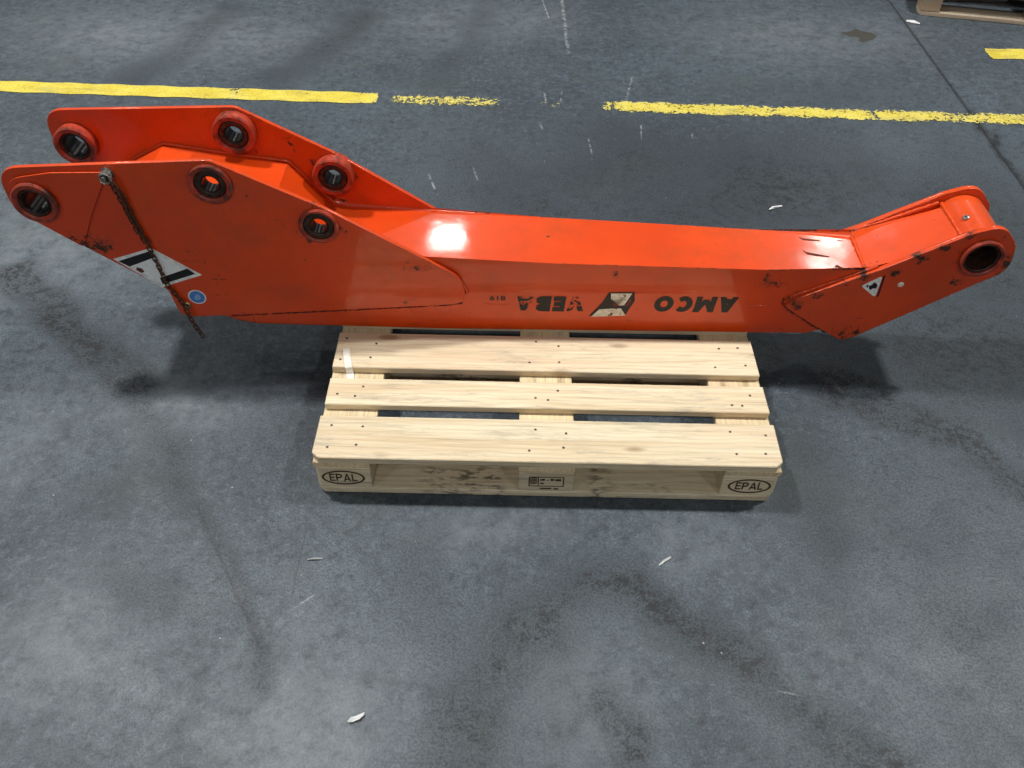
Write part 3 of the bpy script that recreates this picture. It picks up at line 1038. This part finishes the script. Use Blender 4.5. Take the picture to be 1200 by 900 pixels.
def boss(x, z, y_face, y_back, ro=0.058, ri=0.0410, hole=0.031, y_bore=None):
    o = part('boss_ring', lathe_y('boss_ring', x, z, ring_prof(ri, ro, y_face, y_back, 0.004)), M_BOSS)
    part('bushing', lathe_y('bushing', x, z, ring_prof(hole, ri - 0.0004, y_face + 0.004, y_back - 0.003, 0.003)), M_STEEL, parent=o)
    part('bore_liner', lathe_y('bore_liner', x, z, ring_prof(hole - 0.0030, hole - 0.0004, y_face + 0.008, y_bore or y_back - 0.006, 0.001)), M_BORE, parent=o)


for k, (x, z) in enumerate(BOSS):
    yn = Yn(x)
    boss(x, z, yn - 0.032 if k == 0 else yn - 0.021, yn + (0.030, 0.008, 0.006)[k], ro=(0.058, 0.057, 0.053)[k], hole=0.0335 if k == 0 else 0.0245, y_bore=yn + (0.048, 0.024, 0.026)[k])
    yf = Yf(x)
    boss(x, z, yf - 0.032, yf + 0.018, hole=0.034 if k == 0 else 0.026, y_bore=yf + (0.045, 0.026, 0.026)[k])

# --- head plates and cross tube at the right end
HEAD = rounded([(1.270, 0.262, 0.018), (1.30, 0.288, 0.02), (1.505, 0.394, 0.4), (1.700, 0.512, 0.06), (1.782, 0.543, 0.06), (1.836, 0.480, 0.06), (1.849, 0.398, 0.06), (1.780, 0.352, 0.06),
                (1.50, 0.148, 0.02), (1.466, 0.136, 0.02), (1.385, 0.184, 0.1)], 7)
HX, HZ = 1.757, 0.443
part('head_plate', stand(curve_mesh('head_plate', [HEAD, circle(HX, HZ, 0.050)], 0.016), Yn, -0.0082), M_PAINT)
part('head_plate', stand(curve_mesh('head_plate', [HEAD, circle(HX, HZ, 0.050)], 0.016), Yf, 0.0182), M_PAINT)
ct = part('cross_tube', lathe_y('cross_tube', HX, HZ, ring_prof(0.052, 0.071, Yn(HX) - 0.0005, Yf(HX) + 0.0105, 0.001), 56), M_PAINT)
for y0, y1 in ((Yn(HX) - 0.030, Yn(HX) + 0.055), (Yf(HX) - 0.045, Yf(HX) + 0.046)):
    o = part('boss_ring', lathe_y('boss_ring', HX, HZ, ring_prof(0.0465, 0.0575 if y0 < 0.6 else 0.062, y0, y0 + 0.0225 if y0 < 0.6 else y1, 0.003)), M_BOSS if y0 < 0.6 else M_STEEL)
    part('bushing', lathe_y('bushing', HX, HZ, ring_prof(0.040, 0.0460, y0 + 0.006, y1, 0.002)), M_STEEL, parent=o)
part('pivot_pin', lathe_y('pivot_pin', HX, HZ, ring_prof(0.006, 0.039, Yn(HX) + 0.045, Yf(HX) - 0.02, 0.003)), M_STEEL)

# grease nipple seat on the cross tube
_ng = lathe_y('grease_nipple', 0, 0, [(0.0025, 0.0), (0.009, 0.0), (0.009, 0.004), (0.006, 0.0065), (0.0035, 0.0065), (0.0025, 0.004)], 14)
ang = math.radians(118)
for v in _ng.vertices:
    p = Vector((v.co.x + ORG.x, v.co.y + ORG.y, v.co.z + ORG.z))     # ring axis y -> radial axis
    rad = Vector((math.cos(ang), 0, math.sin(ang)))
    tan = Vector((-math.sin(ang), 0, math.cos(ang)))
    base = Vector((HX, 0.585, HZ)) + rad * (0.0705 + p.y)
    v.co = base + tan * p.x + Vector((0, 1, 0)) * p.z - ORG
part('grease_nipple', _ng, M_ZINC)

# --- weld beads
part('weld_bead', tube('weld_bead', [(0.285, Yf(0.285) - 0.001, 0.394), (0.02, Yf(0.02) - 0.001, 0.400), (-0.025, Yf(-0.02) - 0.001, 0.412), (-0.135, Yf(-0.13) - 0.001, 0.542), (-0.331, Yf(-0.33) - 0.001, 0.563),
                                      (-0.478, Yf(-0.478) - 0.001, 0.582), (-0.65, Yf(-0.65) - 0.001, 0.49)], 0.006, wob=0.25), M_PAINT, deg=80)
part('weld_bead', tube('weld_bead', [(1.474, Yn(1.47) + 0.02, 0.3735), (1.476, Yf(1.47) - 0.012, 0.3735)], 0.005, wob=0.35), M_PAINT, deg=80)
part('weld_bead', tube('weld_bead', [(1.699, Yn(1.69) + 0.006, 0.486), (1.697, Yf(1.69) + 0.004, 0.486)], 0.0055, wob=0.2), M_PAINT, deg=80)
part('weld_bead', tube('weld_bead', [(1.48, Yf(1.48) + 0.008, 0.376), (1.69, Yf(1.69) + 0.008, 0.486)], 0.006, wob=0.3), M_PAINT, deg=80)
part('weld_bead', tube('weld_bead', [(1.272, Yn(1.27) - 0.001, 0.262), (1.30, Yn(1.3) - 0.001, 0.292), (1.50, Yn(1.5) - 0.001, 0.396)], 0.005, wob=0.3), M_PAINT, deg=80)
part('weld_bead', tube('weld_bead', [(1.272, Yn(1.27) - 0.001, 0.258), (1.385, Yn(1.38) - 0.001, 0.180), (1.45, Yn(1.45) - 0.001, 0.146)], 0.005, wob=0.3), M_PAINT, deg=80)
part('weld_bead', tube('weld_bead', [(x, Yn(x) - 0.0008, z) for x, z in [(-0.29, 0.196), (-0.1, 0.212), (0.136, 0.231), (0.34, 0.247), (0.374, 0.285), (0.357, 0.33), (0.30, 0.382)]], 0.0042, wob=0.2), M_PAINT, deg=80)
part('grime_shade_seam', tube('grime_shade_seam', [(x, Yn(x) - 0.0008, z) for x, z in [(-0.31, 0.183), (-0.1, 0.200), (0.136, 0.219), (0.30, 0.2325), (0.36, 0.244)]], 0.0018, wob=0.6), M_SEAM, deg=80)  # dark line painting in the shadow under the side plate's lower edge
part('grime_shade_seam', tube('grime_shade_seam', [(1.268, Yn(1.27) - 0.004, 0.280), (1.2655, Yn(1.27) - 0.004, 0.262), (1.285, Yn(1.285) - 0.004, 0.246), (1.385, Yn(1.38) - 0.004, 0.177), (1.44, Yn(1.44) - 0.004, 0.147)], 0.0042, wob=0.5), M_SEAM, deg=80)
part('seam_bead', tube('seam_bead', [(0.42, Yn(0.42) + 0.0012, 0.240), (0.49, Yn(0.49) + 0.0012, 0.240)], 0.002, wob=0.4), M_PAINT, deg=80)
part('seam_bead', tube('seam_bead', [(1.15, Yn(1.15) + 0.0012, 0.249), (1.275, Yn(1.27) + 0.0012, 0.247)], 0.002, wob=0.4), M_PAINT, deg=80)


# --- lettering (the boom lies upside down, so the words are turned half round)
def decal(name, me, mat, off, yfun=Yn, label=None):
    o = part(name, stand(me, yfun, off), mat, smooth=False)
    if label:
        o['label'] = label
    return o


decal('lettering', block_letters('AMCO', 0.906, 1.140, 0.222, 0.279, 0.34, 0.10), M_BLACK, -0.0010)
decal('lettering', block_letters('EB', 0.570, 0.652, 0.217, 0.273, 0.34, 0.10), M_BLACK, -0.0010)
decal('lettering', block_letters('V', 0.656, 0.706, 0.219, 0.271, 0.33, 0.0), M_BLACKW, -0.0010)
decal('lettering', block_letters('A', 0.511, 0.562, 0.219, 0.271, 0.30, 0.15), M_BLACKW, -0.0010)
decal('lettering', text_mesh('819', 0.437, 0.482, 0.255, 0.272, flip=True, bold=0.02), M_BLACK, -0.0010)
decal('logo_backing', poly_mesh('logo_backing', [[(0.723, 0.202), (0.828, 0.206), (0.837, 0.232), (0.849, 0.260), (0.845, 0.293), (0.773, 0.290), (0.756, 0.251)][::-1]]), M_BLACK, -0.0010)
decal('logo_field', poly_mesh('logo_field', [[(0.729, 0.199), (0.829, 0.206), (0.812, 0.233), (0.751, 0.228)]]), M_WHITEW, -0.0016)
decal('logo_field', poly_mesh('logo_field', [[(0.779, 0.287), (0.781, 0.267), (0.798, 0.264), (0.808, 0.273), (0.821, 0.277), (0.806, 0.243), (0.820, 0.244), (0.839, 0.288)]]), M_WHITEW, -0.0016)

decal('logo_field', poly_mesh('logo_field', [[(0.786, 0.236), (0.804, 0.244), (0.815, 0.268), (0.800, 0.262), (0.789, 0.252)], [(0.822, 0.240), (0.832, 0.244), (0.840, 0.262), (0.836, 0.270)]]), M_REDP, -0.0016)

# --- square hazard label with two black bars
LAB = [(-0.582, 0.393), (-0.476, 0.297), (-0.354, 0.342), (-0.469, 0.431)]
PO = -0.0125
wl = decal('warning_label', curve_mesh('warning_label', [LAB], 0.0008, 0.0), M_WHITE, PO - 0.0008)
LAI = [(-0.562, 0.390), (-0.474, 0.309), (-0.376, 0.345), (-0.468, 0.419)]


def sub(par, name, polys, mat, off, yfun=Yn):
    o = link(name, stand(poly_mesh(name, polys), yfun, off), mat, par)
    return o


sub(wl, 'label_field', [LAI], M_LABEL, PO - 0.0014)
sub(wl, 'label_bar', [[(-0.570, 0.386), (-0.545, 0.368), (-0.470, 0.400), (-0.468, 0.424)]], M_BLACK, PO - 0.0018)
sub(wl, 'label_bar', [[(-0.473, 0.330), (-0.471, 0.308), (-0.372, 0.346), (-0.389, 0.364)]], M_BLACK, PO - 0.0018)
sub(wl, 'label_symbol', [[(-0.530, 0.358), (-0.520, 0.347), (-0.509, 0.350), (-0.513, 0.362), (-0.526, 0.366)]], M_GOUGE, PO - 0.0018)

# --- blue round sticker
bs = decal('round_sticker', curve_mesh('round_sticker', [circle(-0.387, 0.263, 0.025, 28)], 0.0008, 0.0), M_WHITE, PO - 0.0008)
sub(bs, 'sticker_field', [circle(-0.387, 0.263, 0.0215, 28)], M_BLUE, PO - 0.0014)
sub(bs, 'sticker_symbol', [[(-0.396, 0.254), (-0.384, 0.252), (-0.376, 0.260), (-0.379, 0.272), (-0.388, 0.274), (-0.393, 0.266)]], M_BLUEL, PO - 0.0018)

# --- triangular warning label on the head
HO = -0.0162
tl = decal('warning_label', curve_mesh('warning_label', [rounded([(1.466, 0.339, 0.006), (1.517, 0.298, 0.006), (1.514, 0.376, 0.006)], 3)], 0.0008, 0.0), M_WHITE, HO - 0.0008)
sub(tl, 'label_border', [[(1.521, 0.300), (1.525, 0.304), (1.521, 0.378), (1.5165, 0.3765)]], M_BLACK, HO - 0.0014)
sub(tl, 'label_symbol', [[(1.489, 0.331), (1.496, 0.326), (1.501, 0.332), (1.508, 0.331), (1.511, 0.340), (1.505, 0.349), (1.497, 0.352), (1.494, 0.343), (1.487, 0.340)]], M_BLACK, HO - 0.0014)
sub(tl, 'label_symbol', [[(1.480, 0.336), (1.485, 0.333), (1.486, 0.343), (1.481, 0.343)]], M_BLACK, HO - 0.0014)
part('pale_dot', lathe_y('pale_dot', 1.574, 0.345, [(0.0005, -0.004 + Yn(1.574) - 0.0162), (0.006, -0.003 + Yn(1.574) - 0.0162), (0.009, Yn(1.574) - 0.0162), (0.0005, Yn(1.574) - 0.0158)], 14), M_WHITEW)  # small pale raised dot on the near head plate

# --- gouges scraped into the top face near the knee
for (pts, w) in [([(1.322, 0.664), (1.330, 0.655), (1.352, 0.652), (1.378, 0.650)], 0.0040), ([(1.320, 0.600), (1.328, 0.588), (1.352, 0.582), (1.388, 0.575)], 0.0052),
                 ([(1.392, 0.530), (1.400, 0.533), (1.412, 0.526)], 0.006), ([(1.43, 0.655), (1.445, 0.652)], 0.003), ([(1.336, 0.536), (1.339, 0.524)], 0.002), ([(1.41, 0.526), (1.455, 0.516)], 0.002)]:
    vs_, fs = [], []
    for i, (x, y) in enumerate(pts):
        z = 0.3725 + (1.478 - x) * 0.0162 + 0.0008
        ww = w * (0.5 if i in (0, len(pts) - 1) else 1.0)
        vs_ += [(x - ORG.x, y - ww - ORG.y, z - ORG.z), (x - ORG.x, y + ww - ORG.y, z - ORG.z)]
    for i in range(len(pts) - 1):
        fs.append((2 * i, 2 * i + 2, 2 * i + 3, 2 * i + 1))
    me = bpy.data.meshes.new('gouge')
    me.from_pydata(vs_, [], fs)
    part('gouge', me, M_GOUGE, smooth=False)

# --- eyelet in the tab
part('eyelet', lathe_y('eyelet', -0.423, 0.232, ring_prof(0.0045, 0.0125, Yn(-0.42) - 0.018, Yn(-0.42) + 0.002, 0.002), 20), M_BRASS)


# ================================================================== chain with its bolt
def link_mesh():
    bm = bmesh.new()
    L, W, r = 0.0074, 0.0046, 0.0018
    path = []
    for k in range(7):
        a = -math.pi / 2 + math.pi * k / 6
        path.append((W * math.sin(a) * 1.0, L + W * math.cos(a)))
    path = [(x, z) for x, z in path]
    path += [(-x, -z) for x, z in path]
    n = len(path)
    rings = []
    for i in range(n):
        p = Vector((path[i][0], 0, path[i][1]))
        d = Vector((path[(i + 1) % n][0] - path[i - 1][0], 0, path[(i + 1) % n][1] - path[i - 1][1])).normalized()
        u = d.cross(Vector((0, 1, 0))).normalized()
        rings.append([bm.verts.new(p + (u * math.cos(2 * math.pi * k / 6) + Vector((0, 1, 0)) * math.sin(2 * math.pi * k / 6)) * r) for k in range(6)])
    for i in range(n):
        A, B = rings[i], rings[(i + 1) % n]
        for k in range(6):
            bm.faces.new((A[k], A[(k + 1) % 6], B[(k + 1) % 6], B[k]))
    me = mesh_from_bm('chain_link', bm)
    for p in me.polygons:
        p.use_smooth = True
    me.materials.append(M_RUST)
    return me


CH0 = Vector((-0.513, Yn(-0.513) - 0.026, 0.655))
chain = empty('retaining_chain', CH0)
tag(chain, 'rusty brown chain hanging from a bolt down the near side plate', 'chain')
LM = link_mesh()


def lay_chain(pts, step=0.0156):
    P = [Vector(p) for p in pts]
    i, s, k = 0, 0.0, 0
    while i < len(P) - 1:
        seg = P[i + 1] - P[i]
        while s <= seg.length:
            c = P[i] + seg.normalized() * s
            o = bpy.data.objects.new('chain_link', LM)
            COL.objects.link(o)
            o.parent = chain
            o.location = c - CH0 + Vector((random.uniform(-0.0018, 0.0018) + 0.0022 * math.sin(k * 0.55), random.uniform(-0.001, 0.0005), 0))
            q = seg.normalized().to_track_quat('Z', 'Y')
            o.rotation_mode = 'QUATERNION'
            o.rotation_quaternion = q @ Matrix.Rotation(math.radians(90 * (k % 2) + 40 + random.uniform(-12, 12)), 3, 'Z').to_quaternion()
            s += step
            k += 1
        s -= seg.length
        i += 1


def cp(x, z, d=0.0075):
    base = 0.0125
    return (x, Yn(x) - base - d, z)


lay_chain([cp(-0.510, 0.648, 0.012), cp(-0.496, 0.56), cp(-0.478, 0.465), cp(-0.470, 0.425, 0.009), cp(-0.460, 0.36), cp(-0.452, 0.305), cp(-0.438, 0.262), cp(-0.422, 0.215, 0.016), cp(-0.410, 0.165, 0.014), cp(-0.400, 0.122, 0.012)])
lay_chain([cp(-0.500, 0.645, 0.016), cp(-0.486, 0.56), cp(-0.476, 0.50), cp(-0.468, 0.448, 0.010)])
bmb = bmesh.new()
bmesh.ops.create_cone(bmb, cap_ends=True, segments=6, radius1=0.0135, radius2=0.0120, depth=0.012, matrix=Matrix.Rotation(math.radians(90), 4, 'X'))
bmesh.ops.create_cone(bmb, cap_ends=True, segments=14, radius1=0.007, radius2=0.006, depth=0.030, matrix=Matrix.Translation((0.0, -0.008, 0.0)) @ Matrix.Rotation(math.radians(90), 4, 'X'))
bmesh.ops.create_cone(bmb, cap_ends=True, segments=18, radius1=0.017, radius2=0.017, depth=0.003, matrix=Matrix.Translation((0.0, 0.0075, 0.0)) @ Matrix.Rotation(math.radians(90), 4, 'X'))
bo = link('bolt', mesh_from_bm('bolt', bmb), M_ZINC, chain, loc=(0, 0.004, 0.004))
# a few twisted wire turns round the bolt
bmw = bmesh.new()
_rng = []
for i in range(40):
    a = i * 0.75
    rr = 0.014 + 0.002 * math.sin(i * 1.3)
    c = Vector((rr * math.cos(a), -0.014 + i * 0.0004, rr * math.sin(a)))
    _rng.append([bmw.verts.new(c + Vector((0.0018 * math.cos(a) * math.cos(t), 0.0018 * math.sin(t), 0.0018 * math.sin(a) * math.cos(t)))) for t in (0, 1.57, 3.14, 4.71)])
for A, B in zip(_rng, _rng[1:]):
    for k in range(4):
        bmw.faces.new((A[k], A[(k + 1) % 4], B[(k + 1) % 4], B[k]))
link('tie_wire', mesh_from_bm('tie_wire', bmw), M_ZINC, chain, loc=(0, 0.002, 0.002))


# ================================================================== small litter
def scrap(name, pts, label, cat, mat=M_PAPER, z=0.003, curl=0.006, group='pale scraps on the floor'):
    cx = sum(p[0] for p in pts) / len(pts)
    cy = sum(p[1] for p in pts) / len(pts)
    bm = bmesh.new()
    N_ = len(pts)
    top = [bm.verts.new((x - cx, y - cy, 0.0012 + curl * random.random())) for x, y in pts]
    bot = [bm.verts.new((v.co.x, v.co.y, v.co.z - 0.0010)) for v in top]
    c = bm.verts.new((0, 0, 0.0012))
    cb = bm.verts.new((0, 0, 0.0004))
    for i in range(N_):
        j = (i + 1) % N_
        bm.faces.new((top[i], top[j], c))
        bm.faces.new((bot[j], bot[i], cb))
        bm.faces.new((bot[i], bot[j], top[j], top[i]))
    o = link(name, mesh_from_bm(name, bm), mat, loc=(cx, cy, z - 0.0025))
    tag(o, label, cat, group)
    return o


def sliver(p, q, w):
    d = Vector((q[0] - p[0], q[1] - p[1])).normalized()
    n = Vector((-d.y, d.x)) * w
    m = ((p[0] + q[0]) / 2 + n.x * 1.5, (p[1] + q[1]) / 2 + n.y * 1.5)
    return [(p[0] - n.x * .4, p[1] - n.y * .4), (m[0] - 2 * n.x, m[1] - 2 * n.y), (q[0] - n.x * .5, q[1] - n.y * .5), (q[0] + n.x * .5, q[1] + n.y * .5), m, (p[0] + n.x * .5, p[1] + n.y * .5)]


scrap('paper_scrap', [(0.168, -0.617), (0.174, -0.606), (0.184, -0.600), (0.201, -0.592), (0.202, -0.599), (0.193, -0.609), (0.178, -0.615)], 'crumpled white paper scrap on bare floor at the bottom edge', 'scrap', curl=0.010)
scrap('splinter', sliver((0.880, -0.205), (0.912, -0.181), 0.0028), 'pale splinter on the floor just in front of the pallet', 'splinter')
scrap('splinter', sliver((0.008, -0.211), (0.046, -0.207), 0.0018), 'thin pale splinter on the floor left of the pallet front corner', 'splinter')
scrap('paper_scrap', [(1.452, 1.356), (1.470, 1.376), (1.508, 1.386), (1.508, 1.380), (1.474, 1.370), (1.459, 1.355)], 'bent pale strip on the dark floor behind the boom', 'scrap')
scrap('splinter', sliver((2.50, 3.10), (2.56, 3.07), 0.012), 'pale chip beside the weathered pallet corner', 'splinter')

# strip of milky tape hanging over the front edge of the third deck board
tp = []
for (x, y, z) in [(0.030, 0.400, 0.1462), (0.036, 0.372, 0.1460), (0.043, 0.345, 0.1462), (0.0475, 0.3262, 0.1464), (0.0490, 0.3240, 0.1440), (0.0505, 0.3205, 0.1250), (0.0530, 0.3080, 0.1236), (0.0560, 0.2930, 0.1238)]:
    tp.append((x, y, z))
_v, _fc = [], []
for (x, y, z) in tp:
    _v += [(x - 0.0095, y - 0.002, z), (x + 0.0095, y + 0.002, z), (x - 0.0095, y - 0.002, z + 0.0005), (x + 0.0095, y + 0.002, z + 0.0005)]
for i in range(len(tp) - 1):
    a = i * 4
    _fc += [(a, a + 1, a + 5, a + 4), (a + 2, a + 6, a + 7, a + 3), (a, a + 4, a + 6, a + 2), (a + 1, a + 3, a + 7, a + 5)]
_fc += [(0, 2, 3, 1), (28, 29, 31, 30)]
_me = bpy.data.meshes.new('tape_strip')
_me.from_pydata([(x - 0.045, y - 0.35, z - 0.144) for x, y, z in _v], [], _fc)
tag(link('tape_strip', _me, M_TAPE, loc=(0.045, 0.35, 0.144)), 'short milky tape strip over the left end of the pallet deck board', 'tape')
